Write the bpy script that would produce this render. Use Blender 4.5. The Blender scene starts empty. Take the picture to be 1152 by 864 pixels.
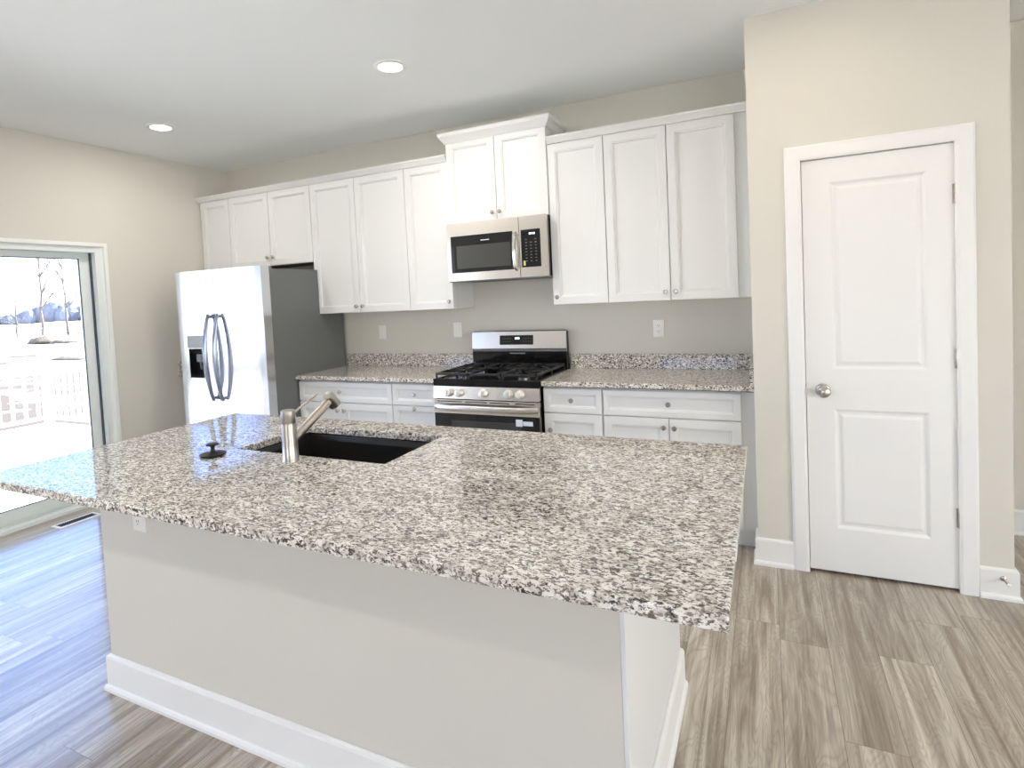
import bpy, bmesh, math, random
from mathutils import Vector, Matrix
random.seed(7)
PI = math.pi
S = bpy.context.scene
COL = S.collection

# ------------------------------------------------------------------ camera
F_PX, PX, PY = 644.90, 545.79, 361.28
YAW, PITCH, ROLL = 0.45543, -0.04435, -0.04916
CAM = Vector((2.0350, -3.9765, 1.4637))
cam_d = bpy.data.cameras.new('camera')
cam_d.sensor_width = 36.0
cam_d.lens = F_PX / 1152 * 36.0
cam_d.shift_x = (576 - PX) / 1152
cam_d.shift_y = (PY - 432) / 1152
cam_d.clip_start = 0.05
cam_d.clip_end = 2000
cam = bpy.data.objects.new('camera', cam_d)
COL.objects.link(cam)
fw = Vector((-math.sin(YAW) * math.cos(PITCH), math.cos(YAW) * math.cos(PITCH), math.sin(PITCH)))
rt = Vector((math.cos(YAW), math.sin(YAW), 0))
up = rt.cross(fw)
r2 = rt * math.cos(ROLL) + up * math.sin(ROLL)
u2 = -rt * math.sin(ROLL) + up * math.cos(ROLL)
m3 = Matrix((r2, u2, -fw)).transposed()
cam.matrix_world = Matrix.Translation(CAM) @ m3.to_4x4()
S.camera = cam

# ------------------------------------------------------------------ view, world, sun, large lights
S.view_settings.view_transform = 'Standard'
S.view_settings.look = 'None'
S.view_settings.exposure = 1.02
S.view_settings.gamma = 1.0
S.view_settings.use_curve_mapping = False
S.cycles.use_denoising = True
S.cycles.sample_clamp_indirect = 6.0
S.cycles.max_bounces = 14
S.cycles.diffuse_bounces = 10
S.cycles.transparent_max_bounces = 12

SKY = 2.6
SUN = 46.0
w = bpy.data.worlds.new('sky')
S.world = w
w.use_nodes = True
nt = w.node_tree
nt.nodes.clear()
tc = nt.nodes.new('ShaderNodeTexCoord')
sx = nt.nodes.new('ShaderNodeSeparateXYZ')
rmp = nt.nodes.new('ShaderNodeValToRGB')
bg = nt.nodes.new('ShaderNodeBackground')
wo = nt.nodes.new('ShaderNodeOutputWorld')
nt.links.new(tc.outputs['Generated'], sx.inputs[0])
nt.links.new(sx.outputs['Z'], rmp.inputs[0])
cl = nt.nodes.new('ShaderNodeMapRange')          # made-up whiter sky on the side away from the deck, for neutral window light
cl.interpolation_type = 'SMOOTHSTEP'
cl.inputs['From Min'].default_value = -0.25
cl.inputs['From Max'].default_value = 0.25
nt.links.new(sx.outputs['X'], cl.inputs['Value'])
cm = nt.nodes.new('ShaderNodeMix')
cm.data_type = 'RGBA'
cm.inputs[7].default_value = (1.12, 1.14, 1.17, 1)
nt.links.new(cl.outputs[0], cm.inputs[0])
nt.links.new(rmp.outputs[0], cm.inputs[6])
nt.links.new(cm.outputs[2], bg.inputs[0])
nt.links.new(bg.outputs[0], wo.inputs[0])
bg.inputs[1].default_value = SKY
el = rmp.color_ramp.elements
el[0].position = 0.0
el[0].color = (1.0, 1.0, 1.0, 1)
el[1].position = 1.0
el[1].color = (1.2, 1.25, 1.3, 1)
for p_, c_ in ((0.04, (0.92, 0.98, 1.05, 1)), (0.085, (0.62, 0.80, 1.15, 1)), (0.13, (0.20, 0.40, 0.98, 1)), (0.27, (0.32, 0.52, 1.05, 1)), (0.58, (0.40, 0.60, 1.10, 1)), (0.75, (0.9, 1.0, 1.2, 1))):
    e = el.new(p_)
    e.color = c_

sun_d = bpy.data.lights.new('sun', 'SUN')
sun_d.energy = SUN
sun_d.angle = math.radians(0.7)
sun_d.color = (1.0, 0.98, 0.96)
sun = bpy.data.objects.new('sun', sun_d)
COL.objects.link(sun)
sd = Vector((-0.08, -1.0, -0.62))          # light travels towards -y, from behind the kitchen wall
sun.rotation_euler = sd.to_track_quat('-Z', 'Y').to_euler()


def portal(name, loc, rot, sx_, sy_):
    d = bpy.data.lights.new(name, 'AREA')
    d.shape = 'RECTANGLE'
    d.size, d.size_y = sx_, sy_
    d.cycles.is_portal = True
    o = bpy.data.objects.new(name, d)
    o.location = loc
    o.rotation_euler = rot
    COL.objects.link(o)


# room extents
XW, XR, YF, ZC = -2.642, 5.2, -8.2, 2.784       # left wall, far right wall, wall behind the camera, ceiling
YH = 0.10                                       # hall back wall
WX, WR, DY = 1.973, 2.997, -0.743               # pantry block
SL0, SL1, SLT = -3.60, -1.189, 2.009            # sliding door opening
# unseen living-area windows, added and sized for their daylight: (x0, x1, z0, z1)
REARW = [(0.0, 1.5, 0.1, 2.1)]
LEFTW = (-5.3, -4.0, 0.6, 2.3)
RIGHTW = [(-7.4, -4.9, 0.3, 2.35), (-3.7, -2.1, 0.3, 2.2)]
portal('daylight_portal', (XW - 0.16, (SL0 + SL1) / 2, SLT / 2), (0, -PI / 2, 0), SLT, SL1 - SL0)
portal('daylight_portal', (XW - 0.16, (LEFTW[0] + LEFTW[1]) / 2, (LEFTW[2] + LEFTW[3]) / 2), (0, -PI / 2, 0), LEFTW[3] - LEFTW[2], LEFTW[1] - LEFTW[0])
for a in RIGHTW:
    portal('daylight_portal', (XR + 0.16, (a[0] + a[1]) / 2, (a[2] + a[3]) / 2), (0, PI / 2, 0), a[3] - a[2], a[1] - a[0])
for a in REARW:
    portal('daylight_portal', ((a[0] + a[1]) / 2, YF - 0.16, (a[2] + a[3]) / 2), (PI / 2, 0, 0), a[1] - a[0], a[3] - a[2])


# ------------------------------------------------------------------ materials
def srgb(r, g, b):
    f = lambda c: (c / 255 / 12.92) if c / 255 <= 0.04045 else ((c / 255 + 0.055) / 1.055) ** 2.4
    return (f(r), f(g), f(b), 1)


def mat(name, col, rough=0.5, metal=0.0, spec=0.5, coat=0.0, bump=None, emit=None, aniso=0.0):
    m = bpy.data.materials.new(name)
    m.use_nodes = True
    n = m.node_tree.nodes
    l = m.node_tree.links
    b = n['Principled BSDF']
    b.inputs['Base Color'].default_value = col
    b.inputs['Roughness'].default_value = rough
    b.inputs['Metallic'].default_value = metal
    b.inputs['Specular IOR Level'].default_value = spec
    b.inputs['Coat Weight'].default_value = coat
    b.inputs['Coat Roughness'].default_value = 0.05
    if aniso:
        b.inputs['Anisotropic'].default_value = aniso
    if emit:
        b.inputs['Emission Color'].default_value = emit[0]
        b.inputs['Emission Strength'].default_value = emit[1]
    if bump:
        t = n.new('ShaderNodeTexCoord')
        mp = n.new('ShaderNodeMapping')
        mp.inputs['Scale'].default_value = bump[1]
        no = n.new('ShaderNodeTexNoise')
        no.inputs['Scale'].default_value = 1.0
        no.inputs['Detail'].default_value = 3
        bp = n.new('ShaderNodeBump')
        bp.inputs['Strength'].default_value = bump[0]
        bp.inputs['Distance'].default_value = bump[2] if len(bump) > 2 else 0.002
        l.new(t.outputs['Object'], mp.inputs[0])
        l.new(mp.outputs[0], no.inputs['Vector'])
        l.new(no.outputs[0], bp.inputs['Height'])
        l.new(bp.outputs[0], b.inputs['Normal'])
    return m


def node(nt, typ, **kw):
    n = nt.nodes.new(typ)
    for k, v in kw.items():
        setattr(n, k, v)
    return n


def mth(nt, op, a, b=None, c=None):
    n = nt.nodes.new('ShaderNodeMath')
    n.operation = op
    for i, v in enumerate((a, b, c)):
        if v is None:
            continue
        if isinstance(v, (int, float)):
            n.inputs[i].default_value = v
        else:
            nt.links.new(v, n.inputs[i])
    return n.outputs[0]


def mixc(nt, f, a, b, bt='MIX'):
    n = nt.nodes.new('ShaderNodeMix')
    n.data_type = 'RGBA'
    n.blend_type = bt
    for i, v in ((0, f), (6, a), (7, b)):
        if isinstance(v, (int, float, tuple)):
            n.inputs[i].default_value = v
        else:
            nt.links.new(v, n.inputs[i])
    return n.outputs[2]


def ramp(nt, inp, stops, interp='LINEAR'):
    n = nt.nodes.new('ShaderNodeValToRGB')
    n.color_ramp.interpolation = interp
    e = n.color_ramp.elements
    while len(e) > 1:
        e.remove(e[-1])
    e[0].position, e[0].color = stops[0]
    for p, c in stops[1:]:
        k = e.new(p)
        k.color = c
    nt.links.new(inp, n.inputs[0])
    return n.outputs[0]


def granite_mat():
    m = bpy.data.materials.new('speckled_granite')
    m.use_nodes = True
    nt = m.node_tree
    b = nt.nodes['Principled BSDF']
    tc = node(nt, 'ShaderNodeTexCoord')
    mp = node(nt, 'ShaderNodeMapping')
    mp.inputs['Scale'].default_value = (0.72, 1.15, 1.0)
    mp.inputs['Rotation'].default_value = (0, 0, 0.35)
    nt.links.new(tc.outputs['Object'], mp.inputs[0])
    V = mp.outputs[0]

    def noise(sc, det=3, rough=0.6, dist=0.0):
        n = node(nt, 'ShaderNodeTexNoise')
        n.inputs['Scale'].default_value = sc
        n.inputs['Detail'].default_value = det
        n.inputs['Roughness'].default_value = rough
        n.inputs['Distortion'].default_value = dist
        nt.links.new(V, n.inputs['Vector'])
        return n.outputs[0]

    big = noise(9, 2)
    mid = noise(30, 2)
    n1 = noise(116, 3, 0.65, 0.6)
    n2 = noise(210, 3, 0.6, 0.4)
    n3 = noise(84, 3, 0.7, 0.8)
    n4 = noise(46, 2, 0.6, 0.5)
    base = ramp(nt, n4, [(0.38, srgb(243, 241, 236)), (0.50, srgb(230, 226, 218)), (0.64, srgb(198, 192, 183))])
    grey = ramp(nt, n1, [(0.50, (0, 0, 0, 1)), (0.54, (1, 1, 1, 1))])
    c = mixc(nt, grey, base, srgb(138, 131, 123))
    brown = ramp(nt, n3, [(0.58, (0, 0, 0, 1)), (0.63, (1, 1, 1, 1))])
    c = mixc(nt, brown, c, srgb(110, 97, 87))
    bsum = mth(nt, 'ADD', mth(nt, 'MULTIPLY', n1, 0.62), mth(nt, 'MULTIPLY', n2, 0.38))
    bsum = mth(nt, 'ADD', bsum, mth(nt, 'MULTIPLY', mth(nt, 'SUBTRACT', big, 0.5), 0.16))
    bsum = mth(nt, 'ADD', bsum, mth(nt, 'MULTIPLY', mth(nt, 'SUBTRACT', mid, 0.5), 0.22))
    black = ramp(nt, bsum, [(0.560, (0, 0, 0, 1)), (0.585, (1, 1, 1, 1))])
    c = mixc(nt, black, c, srgb(42, 40, 40))
    wh = ramp(nt, n2, [(0.30, (1, 1, 1, 1)), (0.36, (0, 0, 0, 1))])
    c = mixc(nt, wh, c, srgb(240, 238, 232))
    nt.links.new(c, b.inputs['Base Color'])
    b.inputs['Roughness'].default_value = 0.05
    b.inputs['Specular IOR Level'].default_value = 0.5
    return m


def plank_mat():
    m = bpy.data.materials.new('oak_look_vinyl_plank')
    m.use_nodes = True
    nt = m.node_tree
    b = nt.nodes['Principled BSDF']
    tc = node(nt, 'ShaderNodeTexCoord')
    s = node(nt, 'ShaderNodeSeparateXYZ')
    nt.links.new(tc.outputs['Object'], s.inputs[0])
    X, Y = s.outputs[0], s.outputs[1]
    W, L = 0.1705, 1.22
    xs = mth(nt, 'DIVIDE', mth(nt, 'SUBTRACT', X, 2.2265), W)
    row = mth(nt, 'FLOOR', xs)
    fx = mth(nt, 'FRACT', xs)
    wn = node(nt, 'ShaderNodeTexWhiteNoise', noise_dimensions='1D')
    nt.links.new(row, wn.inputs['W'])
    yo = mth(nt, 'ADD', mth(nt, 'DIVIDE', Y, L), wn.outputs['Value'])
    pl = mth(nt, 'FLOOR', yo)
    fy = mth(nt, 'FRACT', yo)
    cid = node(nt, 'ShaderNodeCombineXYZ')
    nt.links.new(row, cid.inputs[0])
    nt.links.new(pl, cid.inputs[1])
    w2 = node(nt, 'ShaderNodeTexWhiteNoise', noise_dimensions='3D')
    nt.links.new(cid.outputs[0], w2.inputs['Vector'])
    rnd = w2.outputs['Value']
    off = mth(nt, 'MULTIPLY', rnd, 37.0)

    def grain(kx, ky, det, dist):
        c = node(nt, 'ShaderNodeCombineXYZ')
        nt.links.new(mth(nt, 'MULTIPLY', X, kx), c.inputs[0])
        nt.links.new(mth(nt, 'MULTIPLY', Y, ky), c.inputs[1])
        nt.links.new(off, c.inputs[2])
        n = node(nt, 'ShaderNodeTexNoise')
        n.inputs['Scale'].default_value = 1
        n.inputs['Detail'].default_value = det
        n.inputs['Roughness'].default_value = 0.6
        n.inputs['Distortion'].default_value = dist
        nt.links.new(c.outputs[0], n.inputs['Vector'])
        return n.outputs[0]

    g1 = grain(22, 1.1, 4, 1.0)
    g2 = grain(150, 3, 4, 0.3)
    g3 = grain(7, 1.3, 2, 1.2)
    # cathedral figure: bands of a distorted field
    cath = mth(nt, 'FRACT', mth(nt, 'MULTIPLY', g3, 22.0))
    cath = mth(nt, 'ABSOLUTE', mth(nt, 'SUBTRACT', cath, 0.5))
    c = ramp(nt, g1, [(0.36, srgb(160, 146, 129)), (0.5, srgb(198, 187, 171)), (0.64, srgb(228, 221, 208))])
    c = mixc(nt, mth(nt, 'MULTIPLY', mth(nt, 'POWER', mth(nt, 'SUBTRACT', 1.0, mth(nt, 'MULTIPLY', cath, 2.0)), 2.5), 0.34), c, srgb(136, 118, 100))
    fine = ramp(nt, g2, [(0.3, srgb(205, 205, 205)), (0.7, srgb(255, 255, 255))])
    c = mixc(nt, 0.7, c, fine, 'MULTIPLY')
    tone = ramp(nt, rnd, [(0.0, srgb(218, 214, 210)), (0.5, srgb(240, 238, 235)), (1.0, srgb(255, 255, 255))])
    c = mixc(nt, 1.0, c, tone, 'MULTIPLY')
    sx_ = mth(nt, 'LESS_THAN', mth(nt, 'MULTIPLY', mth(nt, 'MINIMUM', fx, mth(nt, 'SUBTRACT', 1.0, fx)), W), 0.0013)
    sy_ = mth(nt, 'LESS_THAN', mth(nt, 'MULTIPLY', mth(nt, 'MINIMUM', fy, mth(nt, 'SUBTRACT', 1.0, fy)), L), 0.0013)
    seam = mth(nt, 'MAXIMUM', sx_, sy_)
    c = mixc(nt, mth(nt, 'MULTIPLY', seam, 0.55), c, srgb(80, 70, 62))
    nt.links.new(c, b.inputs['Base Color'])
    b.inputs['Roughness'].default_value = 0.30
    b.inputs['Coat Weight'].default_value = 0.6
    b.inputs['Coat Roughness'].default_value = 0.09
    b.inputs['Specular IOR Level'].default_value = 0.5
    bp = node(nt, 'ShaderNodeBump')
    bp.inputs['Strength'].default_value = 0.15
    bp.inputs['Distance'].default_value = 0.001
    nt.links.new(g2, bp.inputs['Height'])
    nt.links.new(bp.outputs[0], b.inputs['Normal'])
    return m


def snow_mat():
    m = bpy.data.materials.new('patchy_snow_on_soil')
    m.use_nodes = True
    nt = m.node_tree
    b = nt.nodes['Principled BSDF']
    tc = node(nt, 'ShaderNodeTexCoord')
    n = node(nt, 'ShaderNodeTexNoise')
    n.inputs['Scale'].default_value = 0.16
    n.inputs['Detail'].default_value = 7
    n.inputs['Roughness'].default_value = 0.62
    nt.links.new(tc.outputs['Object'], n.inputs['Vector'])
    soil = ramp(nt, n.outputs[0], [(0.50, (0, 0, 0, 1)), (0.54, (1, 1, 1, 1))])
    sp_ = node(nt, 'ShaderNodeSeparateXYZ')
    nt.links.new(tc.outputs['Object'], sp_.inputs[0])
    dist = mth(nt, 'MULTIPLY', sp_.outputs[0], -1.0)
    near = ramp(nt, mth(nt, 'DIVIDE', mth(nt, 'ADD', dist, mth(nt, 'MULTIPLY', n.outputs[0], 6.0)), 60.0), [(0.40, (1, 1, 1, 1)), (0.44, (0, 0, 0, 1))])
    n2_ = node(nt, 'ShaderNodeTexNoise')
    n2_.inputs['Scale'].default_value = 0.9
    n2_.inputs['Detail'].default_value = 6
    nt.links.new(tc.outputs['Object'], n2_.inputs['Vector'])
    clods = ramp(nt, n2_.outputs[0], [(0.42, (0, 0, 0, 1)), (0.50, (1, 1, 1, 1))])
    soil = mth(nt, 'MAXIMUM', soil, mth(nt, 'MULTIPLY', near, clods))
    c = mixc(nt, soil, (0.80, 0.82, 0.86, 1), (0.035, 0.028, 0.024, 1))
    nt.links.new(c, b.inputs['Base Color'])
    b.inputs['Roughness'].default_value = 0.9
    b.inputs['Specular IOR Level'].default_value = 0.1
    return m


def pane_mat(name, tint=(1, 1, 1, 1)):
    m = bpy.data.materials.new(name)
    m.use_nodes = True
    nt = m.node_tree
    nt.nodes.clear()
    o = node(nt, 'ShaderNodeOutputMaterial')
    t = node(nt, 'ShaderNodeBsdfTransparent')
    t.inputs[0].default_value = tint
    g = node(nt, 'ShaderNodeBsdfGlossy')
    g.inputs['Roughness'].default_value = 0.0
    fr = node(nt, 'ShaderNodeFresnel')
    fr.inputs[0].default_value = 1.45
    mx = node(nt, 'ShaderNodeMixShader')
    nt.links.new(fr.outputs[0], mx.inputs[0])
    nt.links.new(t.outputs[0], mx.inputs[1])
    nt.links.new(g.outputs[0], mx.inputs[2])
    nt.links.new(mx.outputs[0], o.inputs[0])
    return m


M = dict(
    wall=mat('greige_wall_paint', srgb(215, 212, 203), 0.85, spec=0.25, bump=(0.12, (160, 160, 160), 0.0006)),
    ceiling=mat('white_ceiling_paint', srgb(238, 241, 241), 0.9, spec=0.2),
    trim=mat('white_trim_paint', srgb(238, 238, 236), 0.35, spec=0.4),
    cabinet=mat('white_cabinet_lacquer', srgb(227, 228, 227), 0.38, spec=0.45),
    granite=granite_mat(),
    plank=plank_mat(),
    steel=mat('brushed_stainless_steel', (0.74, 0.70, 0.64, 1), 0.24, 1.0, bump=(0.25, (3, 3, 900), 0.0004), aniso=0.4),
    fridge_steel=mat('satin_fridge_steel', (0.66, 0.67, 0.70, 1), 0.14, 1.0, bump=(0.06, (900, 3, 3), 0.0003)),
    handle_steel=mat('polished_handle_steel', (0.34, 0.38, 0.46, 1), 0.16, 1.0),
    chrome=mat('polished_chrome', (0.75, 0.75, 0.75, 1), 0.08, 1.0),
    nickel=mat('satin_nickel', (0.52, 0.49, 0.45, 1), 0.26, 1.0),
    faucet=mat('brushed_nickel_faucet', (0.58, 0.54, 0.49, 1), 0.28, 1.0, bump=(0.15, (4, 4, 700), 0.0003)),
    case=mat('grey_textured_appliance_case', srgb(112, 115, 114), 0.5, 0.25, bump=(0.3, (400, 400, 400), 0.0005)),
    black=mat('black_enamel', (0.004, 0.004, 0.005, 1), 0.10, spec=0.4),
    blackglass=mat('black_glass', (0.010, 0.011, 0.013, 1), 0.04, spec=0.6),
    screen=mat('grey_oven_window_mesh', (0.055, 0.057, 0.055, 1), 0.12, spec=0.6),
    iron=mat('cast_iron', (0.014, 0.014, 0.017, 1), 0.32, spec=0.5, bump=(0.2, (300, 300, 300), 0.0005)),
    rubber=mat('black_rubber', (0.014, 0.015, 0.018, 1), 0.4),
    sink=mat('dark_sink_basin', (0.020, 0.019, 0.018, 1), 0.22, spec=0.5),
    plastic=mat('white_plastic', srgb(238, 238, 234), 0.35),
    slot=mat('dark_slot', (0.02, 0.02, 0.02, 1), 0.6),
    grey=mat('grey_marking', srgb(120, 122, 124), 0.5),
    led=mat('display_digits', (0.6, 0.8, 0.9, 1), 0.4, emit=((0.75, 0.88, 1, 1), 1.2)),
    lens=mat('lit_lamp_lens', (1, 1, 1, 1), 0.5, emit=((1.0, 0.86, 0.66, 1), 9.0)),
    panelgrey=mat('light_grey_plastic', srgb(165, 168, 172), 0.4),
    knobsteel=mat('light_satin_metal', (0.86, 0.84, 0.80, 1), 0.38, 1.0),
    wood=mat('dark_unpainted_underside', srgb(150, 120, 92), 0.6),
    vinyl=mat('white_vinyl_frame', srgb(228, 234, 232), 0.35),
    gasket=mat('dark_gasket', srgb(62, 72, 88), 0.5),
    pane=pane_mat('clear_window_glass', (0.93, 0.95, 0.96, 1)),
    deck=mat('pale_composite_deck', srgb(168, 167, 168), 0.7, bump=(0.3, (3, 160, 3), 0.001)),
    rail=mat('white_vinyl_railing', srgb(240, 240, 242), 0.4),
    snow=snow_mat(),
    bark=mat('grey_bark', srgb(66, 60, 60), 0.9),
    soil=mat('frozen_brown_soil', srgb(50, 44, 41), 0.95),
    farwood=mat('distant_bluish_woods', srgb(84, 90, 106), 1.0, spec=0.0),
    label=mat('white_paper_label', srgb(225, 232, 240), 0.5),
    bluelabel=mat('pale_blue_print', srgb(120, 150, 190), 0.5),
    yellow=mat('yellow_energy_label', srgb(200, 195, 120), 0.5),
    ext=mat('exterior_siding', srgb(190, 190, 188), 0.8),
)


# ------------------------------------------------------------------ mesh helpers
def BM():
    return bmesh.new()


def box(bm, x0, x1, y0, y1, z0, z1, bev=0.0, seg=2):
    r = bmesh.ops.create_cube(bm, size=1.0)
    vs = r['verts']
    for v in vs:
        v.co = Vector(((x0 + x1) / 2 + v.co.x * (x1 - x0), (y0 + y1) / 2 + v.co.y * (y1 - y0), (z0 + z1) / 2 + v.co.z * (z1 - z0)))
    if bev:
        es = list({e for v in vs for e in v.link_edges})
        bmesh.ops.bevel(bm, geom=es, offset=bev, segments=seg, affect='EDGES', profile=0.5)
    return bm


def quadring(bm, rings, closed=True, cap0=True, cap1=True):
    vr = [[bm.verts.new(p) for p in r] for r in rings]
    n = len(vr[0])
    for a, b in zip(vr, vr[1:]):
        for i in range(n if closed else n - 1):
            bm.faces.new((a[i], a[(i + 1) % n], b[(i + 1) % n], b[i]))
    if cap0:
        bm.faces.new(vr[0][::-1])
    if cap1:
        bm.faces.new(vr[-1])
    return bm


def lathe(bm, prof, org=(0, 0, 0), axis=(0, 0, 1), n=24):
    """prof = [(radius, height along axis)]"""
    ax = Vector(axis).normalized()
    t = Vector((1, 0, 0)) if abs(ax.x) < 0.9 else Vector((0, 1, 0))
    u = ax.cross(t).normalized()
    v = ax.cross(u)
    org = Vector(org)
    rings = []
    for r, h in prof:
        r = max(r, 1e-5)
        rings.append([org + ax * h + (u * math.cos(2 * PI * i / n) + v * math.sin(2 * PI * i / n)) * r for i in range(n)])
    return quadring(bm, rings)


def tube(bm, pts, rad, n=10, flat=None):
    pts = [Vector(p) for p in pts]
    if not isinstance(rad, (list, tuple)):
        rad = [rad] * len(pts)
    rings = []
    for i, p in enumerate(pts):
        d = (pts[min(i + 1, len(pts) - 1)] - pts[max(i - 1, 0)]).normalized()
        t = Vector((1, 0, 0)) if abs(d.x) < 0.9 else Vector((0, 1, 0))
        u = d.cross(t).normalized()
        v = d.cross(u).normalized()
        a, b = rad[i], rad[i] * (flat or 1.0)
        rings.append([p + u * math.cos(2 * PI * k / n) * b + v * math.sin(2 * PI * k / n) * a for k in range(n)])
    return quadring(bm, rings)


def panel(bm, x0, x1, z0, z1, yf, th, loops):
    """slab facing -y with concentric moulded loops: loops = [(inset, depth back from the front)]"""
    rings = []

    def rect(ins, y):
        return [(x0 + ins, y, z0 + ins), (x1 - ins, y, z0 + ins), (x1 - ins, y, z1 - ins), (x0 + ins, y, z1 - ins)]
    rings.append(rect(0, yf + th))
    rings.append(rect(0, yf + 0.0015))
    rings.append(rect(0.0015, yf))
    for ins, d in loops:
        rings.append(rect(ins, yf + d))
    return quadring(bm, rings)


def sweep(bm, prof, path):
    """prof [(out, z)] swept along horizontal path [(x,y,nx,ny)], open ends capped"""
    rings = []
    for (x, y, nx, ny) in path:
        rings.append([(x + nx * o, y + ny * o, z) for o, z in prof])
    return quadring(bm, rings)


def obj(name, bm, m, parent=None, smooth=False):
    bmesh.ops.recalc_face_normals(bm, faces=bm.faces[:])
    me = bpy.data.meshes.new(name)
    bm.to_mesh(me)
    bm.free()
    me.materials.append(M[m] if isinstance(m, str) else m)
    if smooth:
        for p in me.polygons:
            p.use_smooth = True
        try:
            me.set_sharp_from_angle(angle=math.radians(38))
        except Exception:
            pass
    o = bpy.data.objects.new(name, me)
    COL.objects.link(o)
    if parent is not None:
        o.parent = parent
        bpy.context.view_layer.update()
        o.matrix_parent_inverse = parent.matrix_world.inverted()
    return o


def tag(o, label, cat, group=None, kind=None):
    if label:
        o['label'] = label
    if cat:
        o['category'] = cat
    if group:
        o['group'] = group
    if kind:
        o['kind'] = kind
    return o


def thing(name, label, cat, loc=(0, 0, 0), group=None):
    o = bpy.data.objects.new(name, None)
    o.empty_display_size = 0.05
    o.location = loc
    COL.objects.link(o)
    bpy.context.view_layer.update()
    return tag(o, label, cat, group)


def struct(name, bm, m, parent=None):
    o = obj(name, bm, m, parent)
    if parent is None:
        o['kind'] = 'structure'
    return o


def wall_with_holes(bm, axis, c0, c1, a0, a1, z0, z1, holes):
    """wall slab; axis 'x' = runs along x (c = y range), 'y' = runs along y (c = x range). holes = [(a0,a1,z0,z1)]"""
    def put(p0, p1, q0, q1):
        if p1 - p0 < 1e-4 or q1 - q0 < 1e-4:
            return
        if axis == 'x':
            box(bm, p0, p1, c0, c1, q0, q1)
        else:
            box(bm, c0, c1, p0, p1, q0, q1)
    cur = a0
    for h in sorted(holes):
        put(cur, h[0], z0, z1)
        put(h[0], h[1], z0, h[2])
        put(h[0], h[1], h[3], z1)
        cur = h[1]
    put(cur, a1, z0, z1)
    return bm


# ------------------------------------------------------------------ the room
T = 0.15
struct('floor', box(BM(), XW - T, XR + T, YF - T, YH + T, -0.12, 0.0), 'plank')
struct('ceiling', box(BM(), XW - T, XR + T, YF - T, YH + T, ZC, ZC + 0.12), 'ceiling')
struct('wall_back', box(BM(), XW - T, WR - 0.115, 0.0, YH + T, 0, ZC), 'wall')
struct('wall_hall', box(BM(), WR - 0.115, XR, YH, YH + T, 0, ZC), 'wall')
struct('wall_left', wall_with_holes(BM(), 'y', XW - T, XW, YF, 0.0, 0, ZC, [(SL0, SL1, 0.0, SLT), LEFTW]), 'wall')
struct('wall_rear', wall_with_holes(BM(), 'x', YF - T, YF, XW - T, XR + T, 0, ZC, REARW), 'wall')
struct('wall_right', wall_with_holes(BM(), 'y', XR, XR + T, YF, YH + T, 0, ZC, RIGHTW), 'wall')
# pantry closet walls
D0, D1, DT = 2.199, 2.811, 2.047           # rough opening of the pantry door
bm = BM()
box(bm, WX, D0, DY, DY + 0.115, 0, ZC)
box(bm, D1, WR, DY, DY + 0.115, 0, ZC)
box(bm, D0, D1, DY, DY + 0.115, DT, ZC)
box(bm, WX, WX + 0.115, DY + 0.115, 0.0, 0, ZC)
box(bm, WR - 0.115, WR, DY + 0.115, YH, 0, ZC)
struct('wall_pantry', bm, 'wall')

BBP = [(0, 0), (0.024, 0), (0.024, 0.012), (0.020, 0.020), (0.014, 0.024), (0.014, 0.128), (0.011, 0.136), (0.004, 0.140), (0, 0.140)]


def baseboard(name, path):
    return struct(name, sweep(BM(), BBP, path), 'trim')


g = 0.0005
baseboard('baseboard_pantry', [(WX - g, DY + 0.125, -1, 0), (WX - g, DY - g, -1, -1), (2.134, DY - g, 0, -1)])
baseboard('baseboard_pantry_right', [(2.874, DY - g, 0, -1), (WR + g, DY - g, 1, -1), (WR + g, YH - 0.03, 1, 0)])
baseboard('baseboard_hall', [(WR + 0.03, YH - g, 0, -1), (XR - 0.03, YH - g, 0, -1)])
baseboard('baseboard_left', [(XW + g, SL1 + 0.03, 1, 0), (XW + g, -0.66, 1, 0)])
baseboard('baseboard_left_rear', [(XW + g, YF + 0.03, 1, 0), (XW + g, SL0 - 0.03, 1, 0)])

# ------------------------------------------------------------------ pantry door
d1 = thing('door_1', None, None, (2.505, DY, 0))
tag(d1, 'white two-panel interior pantry door with satin knob beside the wall cabinets', None, kind='structure')
bm = BM()
CW = 0.071
CP = [(0, 0.0), (0.012, 0.0), (0.017, 0.010), (0.017, CW - 0.012), (0.012, CW), (0, CW)]   # (out, across)
XO0, XO1, ZO = 2.134, 2.874, 2.114


def casing_ring(bm):
    """mitred casing: two legs and head as one profile swept round three sides"""
    rings = []
    for (x, z, sx_, sz) in [(XO0, 0.0, 1, 0), (XO0, ZO, 1, -1), (XO1, ZO, -1, -1), (XO1, 0.0, -1, 0)]:
        rings.append([(x + sx_ * a, DY - g - o, z + sz * a) for o, a in CP])
    quadring(bm, rings)


casing_ring(bm)
obj('casing', bm, 'trim', d1)
bm = BM()
box(bm, D0 - 0.001, D0 + 0.006, DY - 0.001, DY + 0.114, 0.001, DT)
box(bm, D1 - 0.004, D1 + 0.001, DY - 0.001, DY + 0.114, 0.001, DT)
box(bm, D0, D1, DY - 0.001, DY + 0.114, DT - 0.004, DT + 0.001)
box(bm, D0 + 0.006, D0 + 0.018, DY + 0.042, DY + 0.07, 0.001, DT - 0.004)
box(bm, D0, D1, DY + 0.042, DY + 0.07, DT - 0.018, DT - 0.004)
obj('jamb', bm, 'trim', d1)
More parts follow.
